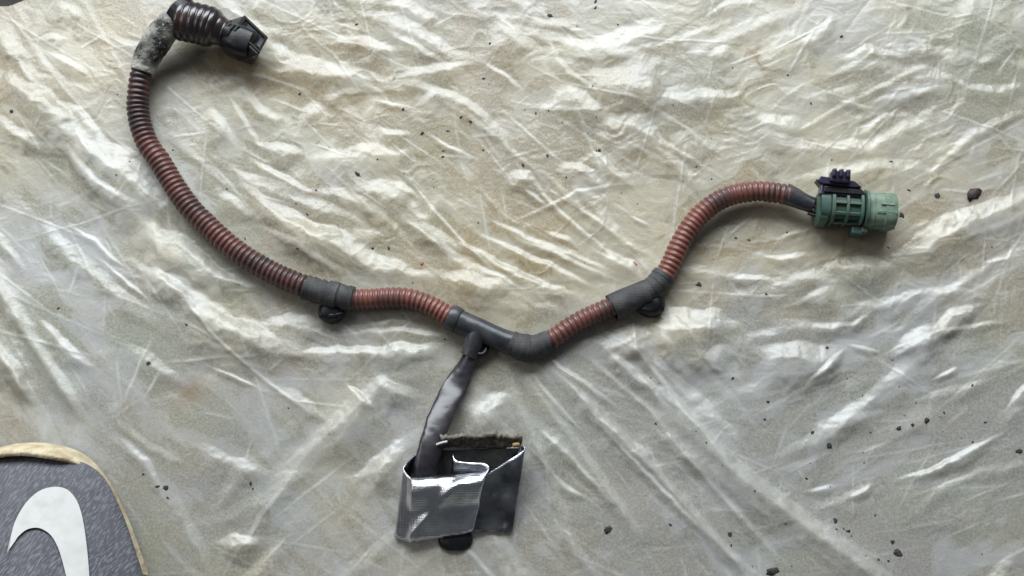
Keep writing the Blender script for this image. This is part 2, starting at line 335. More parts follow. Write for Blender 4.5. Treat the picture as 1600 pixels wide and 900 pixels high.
# --- the folds one can name in the photograph
B, Md, Wk = 1.15, 0.85, 0.5
for pts, w, g in [
    # top left and centre
    ([(400, 40), (425, 75), (450, 92), (500, 105), (560, 112), (600, 125), (622, 124)], 24, B), ([(605, 127), (660, 112), (700, 103), (750, 100)], 13, B),
    ([(550, 16), (600, 26), (640, 45), (680, 65), (715, 85), (765, 98)], 18, B), ([(590, -2), (640, 12), (665, 28), (700, 44)], 13, B),
    ([(605, 50), (640, 68), (670, 88), (705, 101)], 9, B), ([(500, 60), (570, 66), (610, 80), (630, 95)], 20, Md), ([(752, 95), (785, 115), (820, 143)], 8, B),
    ([(575, 157), (620, 164), (656, 173)], 4, B), ([(490, 158), (540, 145), (580, 141)], 11, Md), ([(585, 198), (610, 210), (645, 213)], 10, B),
    ([(665, 210), (700, 228), (745, 248)], 5, B), ([(645, 168), (680, 150), (705, 162)], 13, Md), ([(470, 185), (490, 168), (510, 172)], 18, Md),
    ([(0, 52), (25, 75), (55, 95)], 14, B), ([(76, 80), (110, 98), (140, 120), (152, 136)], 9, B), ([(55, 64), (80, 58), (110, 62)], 8, B),
    ([(88, 0), (125, 20), (135, 32)], 16, B), ([(15, 98), (40, 135), (75, 165), (105, 190), (140, 225), (172, 262)], 26, B),
    ([(102, 160), (130, 175), (150, 200), (165, 230)], 9, B), ([(-10, 178), (30, 205), (60, 222), (80, 242)], 14, B),
    ([(120, 202), (160, 232), (200, 255), (235, 295), (280, 340)], 38, B), ([(95, 212), (125, 250), (155, 285), (200, 312), (235, 332)], 10, B),
    ([(232, 345), (280, 375), (320, 405), (350, 430), (395, 442)], 20, B), ([(240, 410), (262, 435), (285, 455), (312, 482)], 14, B),
    ([(105, 350), (150, 375), (175, 400), (205, 424)], 5, B), ([(165, 410), (200, 440), (240, 473)], 5, B),
    # left middle and the long flat fold below the left conduit
    ([(268, 448), (310, 480), (350, 505), (400, 522), (440, 545), (480, 554)], 30, B), ([(450, 552), (540, 548), (620, 545), (700, 538), (735, 528)], 13, B),
    ([(535, 522), (600, 515), (660, 520), (730, 530)], 8, Md), ([(580, 508), (615, 498), (640, 504)], 7, Md), ([(400, 505), (450, 498), (520, 515)], 22, Md),
    ([(380, 290), (440, 330), (490, 358), (540, 378), (590, 410), (640, 425), (700, 432)], 26, B), ([(390, 245), (440, 275), (500, 308)], 10, B),
    ([(395, 352), (450, 375), (500, 405), (540, 425), (565, 442)], 10, Md), ([(330, 295), (370, 318), (410, 345)], 13, Md), ([(410, 225), (460, 238), (480, 246)], 13, B),
    ([(330, 160), (350, 190), (375, 230)], 14, Md), ([(360, 150), (385, 190), (415, 240)], 8, B),
    ([(680, 428), (740, 440), (805, 454)], 20, B), ([(540, 276), (580, 292), (610, 300), (650, 324)], 20, Md), ([(615, 288), (640, 300), (652, 306)], 10, B),
    ([(610, 255), (640, 280), (680, 330), (720, 375), (795, 444)], 4, Md), ([(632, 345), (680, 375), (715, 398)], 10, B), ([(710, 376), (760, 400), (835, 442)], 6, B),
    # the fan that pulls towards the right hand tape wrap
    ([(750, 336), (820, 370), (900, 400), (965, 428)], 8, B), ([(740, 361), (800, 390), (870, 420), (935, 452)], 9, B), ([(745, 398), (800, 425), (850, 445), (905, 464)], 10, B),
    ([(725, 408), (780, 432), (825, 456)], 8, B), ([(795, 372), (860, 392), (920, 420), (980, 443)], 7, B), ([(850, 362), (885, 372), (905, 388)], 9, B),
    ([(938, 385), (965, 400), (990, 420), (1010, 440)], 14, B), ([(806, 266), (835, 282), (850, 305), (880, 335), (910, 360), (965, 404)], 5, B),
    ([(795, 348), (850, 325), (900, 300), (960, 290), (1000, 288)], 5, Md), ([(805, 270), (825, 275), (835, 285)], 14, B), ([(862, 255), (905, 265), (925, 275), (950, 293)], 12, B),
    ([(922, 232), (955, 262), (975, 280), (995, 298)], 11, B), ([(815, 292), (845, 315), (860, 325)], 6, B), ([(980, 337), (1000, 347), (1018, 356)], 3, B),
    # top right of centre
    ([(875, 60), (920, 70), (960, 62), (1000, 45), (1035, 42), (1065, 78)], 26, B), ([(905, 116), (945, 125), (985, 112), (1040, 83)], 34, B), ([(980, 132), (1000, 138), (1028, 140)], 20, B),
    ([(900, 145), (915, 162), (930, 168)], 20, B), ([(930, 183), (985, 195), (1012, 190)], 24, Md), ([(1030, 156), (1100, 150), (1160, 147)], 15, B),
    ([(1170, 184), (1220, 190), (1262, 196)], 20, B), ([(790, 45), (820, 70), (835, 80)], 24, Md), ([(850, 50), (870, 90), (890, 115), (935, 148)], 7, B),
    ([(1100, 28), (1130, 8), (1190, 2)], 9, B), ([(1105, 92), (1130, 80), (1150, 84)], 13, B), ([(1240, 76), (1280, 50), (1305, 25)], 12, B),
    ([(1290, 98), (1350, 80), (1450, 86)], 14, B), ([(1300, 115), (1350, 105), (1390, 104)], 16, Md), ([(1345, 163), (1410, 150), (1490, 138)], 10, Md),
    ([(1488, 127), (1520, 138), (1555, 142), (1605, 135)], 11, B), ([(1300, 157), (1340, 165), (1375, 174)], 6, Md), ([(1460, -10), (1540, 14), (1640, 50)], 44, Md),
    ([(1180, 205), (1230, 225), (1300, 230)], 18, Md), ([(1330, 215), (1370, 190), (1400, 175)], 9, Md), ([(1040, 215), (1110, 225), (1170, 218)], 18, Wk),
    # the right hand fold and the bright patches under it
    ([(1380, 412), (1440, 375), (1480, 350), (1540, 325), (1640, 296)], 26, B), ([(1285, 420), (1350, 410), (1405, 420)], 22, Md), ([(1190, 405), (1225, 402), (1270, 395)], 8, B),
    ([(1120, 430), (1160, 432), (1220, 436)], 8, B), ([(1000, 492), (1060, 500), (1110, 500), (1150, 512)], 40, B), ([(1165, 548), (1220, 550), (1280, 552), (1320, 545)], 30, B),
    ([(1255, 606), (1285, 575), (1318, 545)], 9, B), ([(1322, 538), (1350, 543), (1380, 550)], 5, B), ([(1258, 508), (1300, 510), (1330, 505), (1362, 488)], 9, B),
    ([(1245, 470), (1290, 460), (1350, 458)], 22, Md), ([(1438, 538), (1465, 510), (1480, 490), (1540, 475)], 12, B), ([(1400, 550), (1430, 525), (1460, 510)], 24, Md),
    ([(985, 508), (1005, 530), (1012, 565)], 24, B), ([(1070, 545), (1100, 560), (1140, 540)], 16, Md), ([(1390, 750), (1440, 738), (1480, 720), (1520, 700), (1570, 670)], 9, B),
    ([(1452, 595), (1480, 582), (1500, 572)], 5, B), ([(1322, 780), (1345, 768), (1362, 755)], 6, Md), ([(1255, 768), (1285, 762), (1310, 760)], 6, Md),
    ([(1570, 640), (1590, 612), (1615, 590)], 8, Md), ([(1440, 520), (1500, 512), (1580, 500)], 7, Md), ([(1420, 630), (1480, 610), (1560, 590)], 10, Wk), ([(1250, 670), (1320, 655), (1390, 640)], 14, Wk),
    # tension folds fanning down from the branch
    ([(940, 538), (1000, 590), (1055, 645)], 11, B), ([(850, 555), (900, 590), (970, 640)], 6, B), ([(870, 585), (930, 640), (1010, 718)], 11, Md),
    ([(930, 658), (1000, 730), (1060, 790), (1130, 858)], 6, Md), ([(840, 668), (900, 720), (960, 790)], 6, Md), ([(825, 575), (860, 620), (912, 678)], 4, B),
    ([(862, 740), (885, 760), (918, 780)], 7, Md), ([(970, 520), (1040, 600), (1120, 700), (1160, 750)], 8, Md), ([(1000, 640), (1060, 700), (1120, 750)], 14, Wk),
    ([(860, 800), (900, 850), (940, 910)], 10, Wk), ([(1080, 800), (1140, 860), (1200, 910)], 9, Wk),
    # below the left conduit and towards the shoe
    ([(550, 757), (600, 715), (640, 690), (672, 668)], 24, Md), ([(470, 730), (530, 660), (610, 582)], 30, Wk), ([(540, 597), (570, 620), (590, 640)], 8, B),
    ([(580, 600), (630, 606), (670, 620)], 18, Md), ([(715, 630), (740, 636), (790, 618)], 26, B), ([(335, 848), (380, 842), (420, 846)], 16, Md),
    ([(-20, 520), (40, 590), (80, 660)], 15, Md), ([(62, 492), (110, 540), (155, 580)], 13, Md), ([(320, 570), (370, 590), (415, 612)], 4, B),
    ([(190, 540), (240, 560), (300, 600)], 16, Wk), ([(170, 660), (230, 720), (270, 790)], 12, Wk), ([(300, 690), (360, 720), (430, 740)], 16, Wk), ([(430, 600), (470, 620), (520, 660)], 12, Wk),
]:
    streak(pts, w, g, white=min(0.75, 0.30 + 2.2 / w) if g > 0.6 else 0.3)
ridge([(1000, 600), (1100, 700), (1160, 752), (1250, 818), (1420, 945)], 20, 11, 0.3)
ridge([(-60, 350), (40, 515), (90, 592), (160, 705)], 13, 9.0, 0.2, white=0.4)
ridge([(-60, 470), (10, 560), (60, 640), (100, 720)], 12, 7.0, 0.3, white=0.5)
for p_, w_, h_, wh in (([(840, 560), (930, 640), (1020, 735), (1150, 880), (1200, 950)], 9, 4.5, 0.30), ([(810, 570), (870, 660), (930, 740), (1010, 860)], 10, 4.0, 0.34), ([(780, 560), (830, 680), (880, 800), (920, 950)], 8, 3.0, 0.22),
                       ([(900, 545), (1010, 640), (1110, 760), (1240, 900)], 6, 3.0, 0.22), ([(965, 560), (1060, 640), (1150, 730)], 9, 3.5, 0.3), ([(560, 790), (640, 700), (700, 640)], 14, 5.0, 0.3), ([(420, 780), (520, 670), (620, 585)], 16, 4.5, 0.25)):
    ridge(p_, w_, h_, 0.35, white=wh)
ridge([(270, 445), (340, 530), (420, 600), (510, 662)], 3.0, 1.6, 0.3)
ridge([(590, 560), (660, 558), (720, 560)], 16, 3.0, 0.6)

# the sheet is pressed down along the harness and under the shoe
HARNESS = [(300, 60), (225, 108), (216, 150), (216, 175), (221, 200), (250, 250), (280, 303), (323, 350), (383, 401), (485, 450), (560, 468), (650, 468), (705, 497),
           (825, 545), (860, 530), (960, 478), (1030, 441), (1060, 385), (1113, 319), (1193, 299), (1268, 322), (1400, 336)]
d, _, _ = polydist(HARNESS, U, V); pr = np.abs(d)
d2, _, _ = polydist([(740, 550), (680, 665), (665, 740), (715, 800), (790, 770)], U, V)
pr = np.minimum(pr, np.abs(d2) - 25)
d3, _, _ = polydist([(40, 820), (40, 1500)], U, V); pr = np.minimum(pr, np.abs(d3) - 170)
press = 0.22 + 0.78 * smooth((pr - 6) / 46)
HF = HF - HF.min() * 0
base_h = 6.0
HF = HF * press + 4.0
HF = np.maximum(HF, 0.4 + 0.15 * wob1)
EDGE = lambda u, v: v > 12 - 0.2 * u + 2.5 * np.sin(u / 9.0)
lift = smooth((v_e := (V - (12 - 0.2 * U))) / 60)
HF = 0.6 + (HF - 0.6) * (0.25 + 0.75 * lift)

ny, nx = U.shape
co = np.stack([GX, GY, HF * PX + 0.0005], -1).reshape(-1, 3)
idx = np.arange(nx * ny).reshape(ny, nx)
quads = np.stack([idx[:-1, :-1], idx[:-1, 1:], idx[1:, 1:], idx[1:, :-1]], -1).reshape(-1, 4)
keep = EDGE(U, V)[:-1, :-1].reshape(-1)
quads = quads[keep]
used = np.zeros(nx * ny, bool); used[quads.reshape(-1)] = True
remap = np.cumsum(used) - 1
co = co[used]; quads = remap[quads]
me = bpy.data.meshes.new('plastic_sheet')
me.vertices.add(len(co)); me.vertices.foreach_set('co', co.reshape(-1))
me.loops.add(quads.size); me.loops.foreach_set('vertex_index', quads.reshape(-1).astype(np.int32))
me.polygons.add(len(quads)); me.polygons.foreach_set('loop_start', np.arange(0, quads.size, 4, dtype=np.int32))
me.polygons.foreach_set('use_smooth', np.ones(len(quads), bool))
me.update(); me.validate()
# what the film lies on and has soaked up: ochre, grey and green areas, a few stains; plus painted connector shadows
def blob(u, v, ru, rv, pw=1.0): return np.exp(-(((U - u + 40 * wob3 + 12 * wob1) / ru) ** 2 + ((V - v + 40 * wob1 + 20 * wob3) / rv) ** 2)) * pw
warm = 0.34 + 0.22 * smooth((620 - V) / 350) - 0.16 * smooth((V - 470) / 250) + 0.25 * vnoise(U / 130, V / 130, 40) + 0.15 * vnoise(U / 40, V / 40, 41)
warm += blob(640, 180, 380, 240, 0.25) + blob(900, 450, 260, 110, 0.30) + blob(1300, 330, 220, 120, 0.22) + blob(1130, 330, 180, 150, 0.15) + blob(330, 100, 150, 60, 0.25)
warm -= blob(1350, 700, 380, 230, 0.45) + blob(1000, 760, 250, 170, 0.2) + blob(100, 400, 180, 160, 0.18) + blob(1280, 560, 160, 60, 0.25)
green = 0.35 + 0.3 * vnoise(U / 110, V / 110, 44) + blob(150, 420, 260, 170, 0.35) + blob(1350, 600, 180, 110, 0.35) + blob(1500, 60, 150, 90, 0.4) - blob(850, 300, 300, 200, 0.2)
stain_shadow = 0.55 * np.exp(-(((U - 302) / 22) ** 2 + ((V - 612) / 20) ** 2)) + blob(1165, 97, 18, 4, 0.7) + blob(555, 50, 14, 8, 0.5) + blob(1310, 385, 60, 22, 0.35) + blob(360, 105, 70, 26, 0.35)  # wide blobs below the connectors paint their brown shadows
stain_shadow += np.clip(vnoise(U / 22, V / 22, 47) - 0.6, 0, 1) * 0.35
# where the film is milky (doubled or chalky) and where it is clearer: patches drawn out along the pull of the sheet
def slanted(deg, la, lb, sd):
    c_, s_ = math.cos(math.radians(deg)), math.sin(math.radians(deg))
    return vnoise((wu * c_ + wv * s_) / la, (wv * c_ - wu * s_) / lb, sd) + 0.5 * vnoise((U * c_ + V * s_) / (la * 0.4), (V * c_ - U * s_) / (lb * 0.36), sd + 1) + 0.25 * vnoise((U * c_ + V * s_) / (la * 0.15), (V * c_ - U * s_) / (lb * 0.13), sd + 2)
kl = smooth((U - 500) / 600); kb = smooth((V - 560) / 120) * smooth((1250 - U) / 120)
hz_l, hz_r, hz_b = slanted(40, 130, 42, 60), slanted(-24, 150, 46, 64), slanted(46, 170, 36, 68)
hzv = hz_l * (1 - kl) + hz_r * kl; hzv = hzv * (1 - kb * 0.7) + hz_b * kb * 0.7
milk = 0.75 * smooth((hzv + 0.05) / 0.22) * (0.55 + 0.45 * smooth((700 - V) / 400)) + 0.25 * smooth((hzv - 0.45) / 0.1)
for nm, arr in (('warm', warm), ('green', green), ('stain_shadow', stain_shadow), ('milk', milk), ('white', WHITE * (0.75 + 0.35 * wob2))):
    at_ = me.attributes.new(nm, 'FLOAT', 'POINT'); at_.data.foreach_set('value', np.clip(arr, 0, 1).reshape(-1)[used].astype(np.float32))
sheet = bpy.data.objects.new('plastic_sheet', me); COL.objects.link(sheet)
tag(sheet, 'large crumpled milky translucent plastic sheet spread out beneath everything', 'plastic sheet')

m = bpy.data.materials.new('milky_film'); m.use_nodes = True; nt = m.node_tree; N, L = nt.nodes, nt.links
b = N['Principled BSDF']
def attr(n): a = N.new('ShaderNodeAttribute'); a.attribute_name = n; return a.outputs['Fac']
def mix(f, a, c, blend='MIX'):
    x = N.new('ShaderNodeMix'); x.data_type = 'RGBA'; x.blend_type = blend
    for s_, k in ((f, 'Factor'), (a, 'A'), (c, 'B')):
        if isinstance(s_, (tuple, float)): x.inputs[k].default_value = (*s_, 1) if isinstance(s_, tuple) else s_
        else: L.new(s_, x.inputs[k])
    return x.outputs['Result']
def ramp(src, lo, hi):
    r = N.new('ShaderNodeMapRange'); r.inputs['From Min'].default_value = lo; r.inputs['From Max'].default_value = hi; r.clamp = True
    L.new(src, r.inputs['Value']); return r.outputs['Result']
def noise_tex(scale, detail=4, dist=0.0, rough=0.55):
    n = N.new('ShaderNodeTexNoise'); n.inputs['Scale'].default_value = scale; n.inputs['Detail'].default_value = detail
    n.inputs['Distortion'].default_value = dist; n.inputs['Roughness'].default_value = rough
    L.new(N.get('TC').outputs['Object'], n.inputs['Vector']); return n.outputs['Fac']
tc = N.new('ShaderNodeTexCoord'); tc.name = 'TC'
c = mix(attr('warm'), (0.255, 0.250, 0.248), (0.330, 0.250, 0.122))
c = mix(ramp(attr('green'), 0.2, 1.3), c, (0.225, 0.265, 0.200))
c = mix(ramp(noise_tex(900, 3), 0.35, 0.75), c, (0.39, 0.37, 0.31))
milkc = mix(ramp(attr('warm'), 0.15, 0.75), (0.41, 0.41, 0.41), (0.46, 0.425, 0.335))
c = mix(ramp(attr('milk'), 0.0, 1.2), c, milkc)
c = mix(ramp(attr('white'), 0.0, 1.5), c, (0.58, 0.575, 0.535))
c = mix(attr('stain_shadow'), c, (0.20, 0.125, 0.055))
dirt = N.new('ShaderNodeMath'); dirt.operation = 'MULTIPLY'
L.new(ramp(noise_tex(2600, 2), 0.63, 0.72), dirt.inputs[0]); L.new(ramp(noise_tex(28, 3), 0.42, 0.7), dirt.inputs[1])
c = mix(dirt.outputs[0], c, (0.10, 0.085, 0.07))
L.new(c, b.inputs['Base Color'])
rr = N.new('ShaderNodeMapRange'); rr.inputs['To Min'].default_value = 0.27; rr.inputs['To Max'].default_value = 0.45
L.new(noise_tex(60, 4), rr.inputs['Value']); L.new(rr.outputs['Result'], b.inputs['Roughness'])
b.inputs['IOR'].default_value = 1.55; b.inputs['Specular IOR Level'].default_value = 0.52
b.inputs['Subsurface Weight'].default_value = 0.75; b.inputs['Subsurface Radius'].default_value = (1.0, 0.85, 0.6); b.inputs['Subsurface Scale'].default_value = 0.005
bp = N.new('ShaderNodeBump'); bp.inputs['Strength'].default_value = 0.35; bp.inputs['Distance'].default_value = 0.0006
L.new(noise_tex(420, 5, 0.8), bp.inputs['Height']); L.new(bp.outputs['Normal'], b.inputs['Normal'])
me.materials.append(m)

def sheet_z(u, v):
    p = P(u, v); i = min(max(np.searchsorted(xs, p.x), 1), nx - 1); j = min(max(np.searchsorted(ys, p.y), 1), ny - 1)
    return float(HF[j - 1:j + 1, i - 1:i + 1].mean())

fl = mesh('floor', [(-1.6, -1.6, 0), (1.6, -1.6, 0), (1.6, 1.6, 0), (-1.6, 1.6, 0)], [(0, 1, 2, 3)], M['floor'], smooth=False)
fl['kind'] = 'structure'

# ------------------------------------------------------------------ shape helpers for the harness (px units in, world out)
def spline(pts, n=24):
    pts = [np.array(p, float) for p in pts]; out = []
    ext = [2 * pts[0] - pts[1]] + pts + [2 * pts[-1] - pts[-2]]
    for i in range(1, len(ext) - 2):
        p0, p1, p2, p3 = ext[i - 1:i + 3]
        for k in range(n):
            t = k / n
            out.append(0.5 * ((2 * p1) + (p2 - p0) * t + (2 * p0 - 5 * p1 + 4 * p2 - p3) * t * t + (3 * p1 - p0 - 3 * p2 + p3) * t ** 3))
    out.append(pts[-1]); return out
def resample(path, step):
    w = [P(*q) for q in path]; s = [0.0]
    for i in range(1, len(w)): s.append(s[-1] + (w[i] - w[i - 1]).length)
    n = max(2, int(s[-1] / step)); res = []; j = 0
    for k in range(n + 1):
        t = s[-1] * k / n
        while j < len(s) - 2 and s[j + 1] < t: j += 1
        f = (t - s[j]) / max(s[j + 1] - s[j], 1e-9); res.append(w[j].lerp(w[j + 1], min(max(f, 0), 1)))
    return res, s[-1]
def tube(name, pts, radius, mat, parent, step=1.1, segs=28, cap=True, flat=None, jitter=0.0, twist=None, cols=None):
    """radius(s_px, angle) -> px. flat(s01) -> (width factor, height factor)."""
    c, ln = resample(spline(pts), step * PX)
    n = len(c); verts = []; faces = []
    for i, p in enumerate(c):
        t = (c[min(i + 1, n - 1)] - c[max(i - 1, 0)]).normalized()
        side = t.cross(Vector((0, 0, 1))).normalized(); up = side.cross(t).normalized()
        if twist:
            R = Matrix.Rotation(twist(i / (n - 1)), 3, t); side, up = R @ side, R @ up
        s = ln * i / (n - 1) / PX
        fw, fh = flat(i / (n - 1)) if flat else (1, 1)
        for k in range(segs):
            a = 2 * math.pi * k / segs
            r = radius(s, a) * PX
            if jitter: r *= 1 + jitter * noise.noise(p * 300 + Vector((math.cos(a), math.sin(a), 0)) * 1.3)
            verts.append(p + side * (math.cos(a) * r * fw) + up * (math.sin(a) * r * fh))
    for i in range(n - 1):
        for k in range(segs):
            k2 = (k + 1) % segs
            faces.append((i * segs + k, i * segs + k2, (i + 1) * segs + k2, (i + 1) * segs + k))
    if cap:
        faces.append(tuple(range(segs))[::-1]); faces.append(tuple((n - 1) * segs + k for k in range(segs)))
    return mesh(name, verts, faces, mat, parent)
def rings(R, depth, pitch, ph=0.0):
    def f(s, a):
        x = (s / pitch + ph + 0.35 * noise.noise(Vector((s * 0.02, R, 0)))) % 1.0
        hump = max(0.0, math.sin(math.pi * x)) ** 0.55
        return (R - depth * (1 - hump)) * (1 + 0.03 * noise.noise(Vector((s * 0.05, math.cos(a), math.sin(a) + R))))
    return f
def wrap(R, pitch=22, stp=1.0, seed=0):
    """tape wound round: each turn steps over the last one, edges slightly slanted"""
    def f(s, a):
        x = (s / pitch + a / (2 * math.pi)) % 1.0
        return R + stp * (0.5 - x) + 0.35 * math.sin(a * 3 + s * 0.21 + seed)
    return f
def box(name, c, ex, ey, ez, hx, hy, hz, mat, parent, bevel=0.0, taper=1.0):
    """box round world point c with axes ex, ey, ez and half sizes in px"""
    v = []
    for sz in (-1, 1):
        k = taper if sz > 0 else 1
        for sx, sy in ((-1, -1), (1, -1), (1, 1), (-1, 1)):
            v.append(c + ex * (sx * hx * k * PX) + ey * (sy * hy * k * PX) + ez * (sz * hz * PX))
    f = [(3, 2, 1, 0), (4, 5, 6, 7), (0, 1, 5, 4), (1, 2, 6, 5), (2, 3, 7, 6), (3, 0, 4, 7)]
    return mesh(name, v, f, mat, parent, smooth=False, bevel=bevel * PX)
def loft(name, c, ax, ay, az, secs, mat, parent, segs=40, e=2.0, bevel=0):
    """sections (x, half width, half height) along ax, superellipse exponent e"""
    v, f = [], []
    for (x, ry, rz, *o) in secs:
        oy, oz = o if o else (0, 0)
        for k in range(segs):
            a = 2 * math.pi * k / segs; ca, sa = math.cos(a), math.sin(a)
            yy = math.copysign(abs(ca) ** (2 / e), ca) * ry + oy; zz = math.copysign(abs(sa) ** (2 / e), sa) * rz + oz
            v.append(c + ax * (x * PX) + ay * (yy * PX) + az * (zz * PX))
    n = len(secs)
    for i in range(n - 1):
        for k in range(segs):
            k2 = (k + 1) % segs; f.append((i * segs + k, i * segs + k2, (i + 1) * segs + k2, (i + 1) * segs + k))
    f.append(tuple(range(segs))[::-1]); f.append(tuple((n - 1) * segs + k for k in range(segs)))
    o = mesh(name, v, f, mat, parent)
    mod = o.modifiers.new('Split', 'EDGE_SPLIT'); mod.split_angle = math.radians(42)
    return o

# ------------------------------------------------------------------ the wiring harness
hz = thing('wiring_harness', P(760, 500, 0), 'wiring harness in red corrugated conduit with green and black connectors and a foil wrap', 'wiring harness')
H = 5
# left conduit
tube('corrugated_conduit', [(232, 84, 40), (222, 110, 34), (216, 150, 27), (216, 175, 24), (221, 200, 23), (232, 227, 23), (249, 251, 23), (265, 278, 23), (281, 303, 23), (299, 327, 23), (323, 351, 23),
     (351, 377, 23), (384, 402, 23), (430, 428, 23), (490, 453, 23)], rings(17.8, 4.0, 8.6), M['tube_left'], hz)
tube('corrugated_conduit', [(540, 467, 23), (556, 468, 23), (582, 467, 23), (610, 465, 24), (640, 467, 25), (668, 476, 25), (690, 488, 24), (715, 502, 24)], rings(16.4, 3.3, 8.1, 0.3), M['tube_right'], hz)
tube('corrugated_conduit', [(845, 538, 22), (866, 528, 22), (886, 514, 22), (905, 502, 22), (924, 493, 22), (942, 485, 22), (962, 476, 22), (985, 467, 22)], rings(15.8, 3.5, 8.6, 0.1), M['tube_right'], hz)
tube('corrugated_conduit', [(1010, 456, 22), (1031, 441, 23), (1047, 415, 25), (1060, 387, 27), (1074, 361, 29), (1092, 338, 31), (1114, 319, 32), (1140, 306, 32), (1167, 300, 32), (1195, 299, 32), (1236, 305, 32)],
     rings(16.5, 3.6, 8.3, 0.5), M['tube_right'], hz)
# tape
tube('tape_wrap', [(478, 448, 23), (500, 456, 23), (524, 462, 23), (552, 467, 23)], wrap(19.4, 15, 2.4), M['tape'], hz, jitter=0.02)
tube('tape_band', [(512, 459, 23), (520, 461, 23), (528, 463, 23)], lambda s, a: 21.4, M['tape'], hz)
tube('tape_wrap', [(1000, 462, 22), (1014, 454, 22), (1026, 445, 23), (1038, 429, 24)], lambda s, a: 18.4 + 0.9 * (0.5 - (s / 11) % 1.0), M['tape'], hz, jitter=0.015)
cuff = tube('conduit_cuff', [(956, 481, 22), (970, 474, 22), (990, 465, 22), (1012, 456, 22)], lambda s, a: 21.0 - 1.2 * min(1, s / 40) + 0.3 * math.sin(3 * a), M['tape'], hz, cap=False)
so = cuff.modifiers.new('Solid', 'SOLIDIFY'); so.thickness = 1.6 * PX; so.offset = 1
# rubber tee with its tape
tube('tee_boot', [(703, 495, 24), (716, 501, 24), (735, 509, 25), (755, 518, 25), (775, 527, 25), (795, 535, 24), (812, 541, 24)],
     lambda s, a: 19.4 - 2.2 * smooth(np.float64(s / 30)) + 1.0 * smooth(np.float64((s - 80) / 25)), M['rubber'], hz, jitter=0.015)
tube('tee_boot_collar', [(701, 494, 24), (709, 498, 24), (717, 502, 24)], lambda s, a: 20.6 - 0.02 * (s - 9) ** 2, M['rubber'], hz)
tube('tape_wrap', [(798, 535, 24), (812, 541, 24), (826, 544, 23), (840, 541, 23), (858, 532, 22)], lambda s, a: (18.2 + 3.4 * math.exp(-((s - 24) / 14) ** 2) - 1.6 * smooth(np.float64((s - 40) / 25)) + 0.8 * (0.5 - (s / 9) % 1.0)),
     M['tape'], hz, jitter=0.02)
tube('tee_outlet', [(748, 516, 24), (742, 530, 22), (738, 545, 19), (733, 556, 16)], lambda s, a: 17.5 - 3.2 * smooth(np.float64(s / 40)), M['rubber'], hz)
# clip feet under the wraps
def clip_foot(u, v, r, h, z=2):
    c = P(u, v, z)
    X, Y, Z = Vector((1, 0, 0)), Vector((0, 1, 0)), Vector((0, 0, 1))
    o = loft('clip_foot', c, Z, X, Y, [(0, r * 0.9, r * 0.8), (3, r, r * 0.9), (h * 0.6, r, r * 0.9), (h * 0.85, r * 0.85, r * 0.75), (h, r * 0.55, r * 0.5)], M['black'], hz, 28)
    tube('clip_lug', [(u - r * 0.9, v + 2, z + h * 0.6), (u, v + 5, z + h * 0.75), (u + r * 0.9, v + 1, z + h * 0.6)], lambda s, a: r * 0.34, M['black'], hz, segs=12)
clip_foot(519, 489, 20, 25); clip_foot(1016, 479, 21, 28)
# small loop beside the tee outlet
lp = []
for k in range(17):
    a = 2 * math.pi * k / 16; lp.append((751 + 9 * math.cos(a), 543 + 11 * math.sin(a), 20 + 4 * math.sin(a)))
tube('clip_loop', lp, lambda s, a: 4.2, M['black'], hz, segs=12, cap=False)
# branch sleeve
tube('branch_sleeve', [(741, 546, 17), (733, 562, 16), (721, 586, 16), (708, 608, 22), (697, 632, 30), (684, 662, 40), (674, 696, 46), (667, 724, 42), (664, 752, 34)],
     lambda s, a: 14.5 + 3.0 * smooth(np.float64((s - 20) / 30)), M['sleeve'], hz, segs=36,
     flat=lambda t: (0.82 + 0.22 * math.sin(min(1, t * 2.2) * math.pi / 2) , 0.62 - 0.26 * math.exp(-((t - 0.30) / 0.09) ** 2) - 0.26 * math.sin(math.pi * t)), twist=lambda t: 0.25 - 0.55 * t, jitter=0.05)

# --- crusted tape and black connector at the left end
tube('crusted_tape', [(223, 112, 34), (229, 92, 39), (243, 67, 46), (262, 43, 52), (284, 20, 56), (300, 16, 58)], lambda s, a: 19.0 + 3.2 * smooth(np.float64(s / 35)) - 1.5 * smooth(np.float64((s - 70) / 40)) + 1.2 * noise.noise(Vector((s * 0.12, 3 * math.cos(a), 3 * math.sin(a)))),
     M['crust'], hz, jitter=0.08, step=0.9, segs=44)
tube('dark_conduit', [(281, 31, 54), (300, 35, 54), (318, 39, 53), (336, 45, 52), (352, 52, 50)], lambda s, a: (33.0 - 2.4 * (1 - max(0, math.sin(math.pi * ((s / 10.5) % 1.0))) ** 0.6)) * (1 - 0.30 * smooth(np.float64((s - 50) / 22))),
     M['bronze'], hz, segs=40, step=0.8)
tube('conduit_collar', [(280, 16, 57), (285, 22, 57), (290, 30, 56)], lambda s, a: 27 + 0.8 * math.sin(5 * a), M['black'], hz, segs=32, jitter=0.06)
tube('connector_neck', [(338, 48, 52), (350, 52, 52), (362, 56, 51)], lambda s, a: 20, M['black'], hz)
ck = bpy.data.objects.new('black_connector', None)
A, Bq, Cq, D = P(381, 24, 38), P(419, 60, 38), P(405, 86, 66), P(366, 49, 66)
def quadbox(name, a, b_, c_, d_, off, mat, parent, bevel):
    v = [a, b_, c_, d_, a + off, b_ + off, c_ + off, d_ + off]
    f = [(0, 1, 2, 3), (7, 6, 5, 4), (0, 4, 5, 1), (1, 5, 6, 2), (2, 6, 7, 3), (3, 7, 4, 0)]
    return mesh(name, v, f, mat, parent, smooth=False, bevel=bevel * PX)
off = P(352, 62, 26) - P(385, 52, 48)
shell = quadbox('connector_shell', A, Bq, Cq, D, off, M['black'], hz, 2.5)
fx, fy = (Bq - A).normalized(), (D - A).normalized(); fn = fx.cross(fy).normalized()
if fn.z < 0: fn = -fn
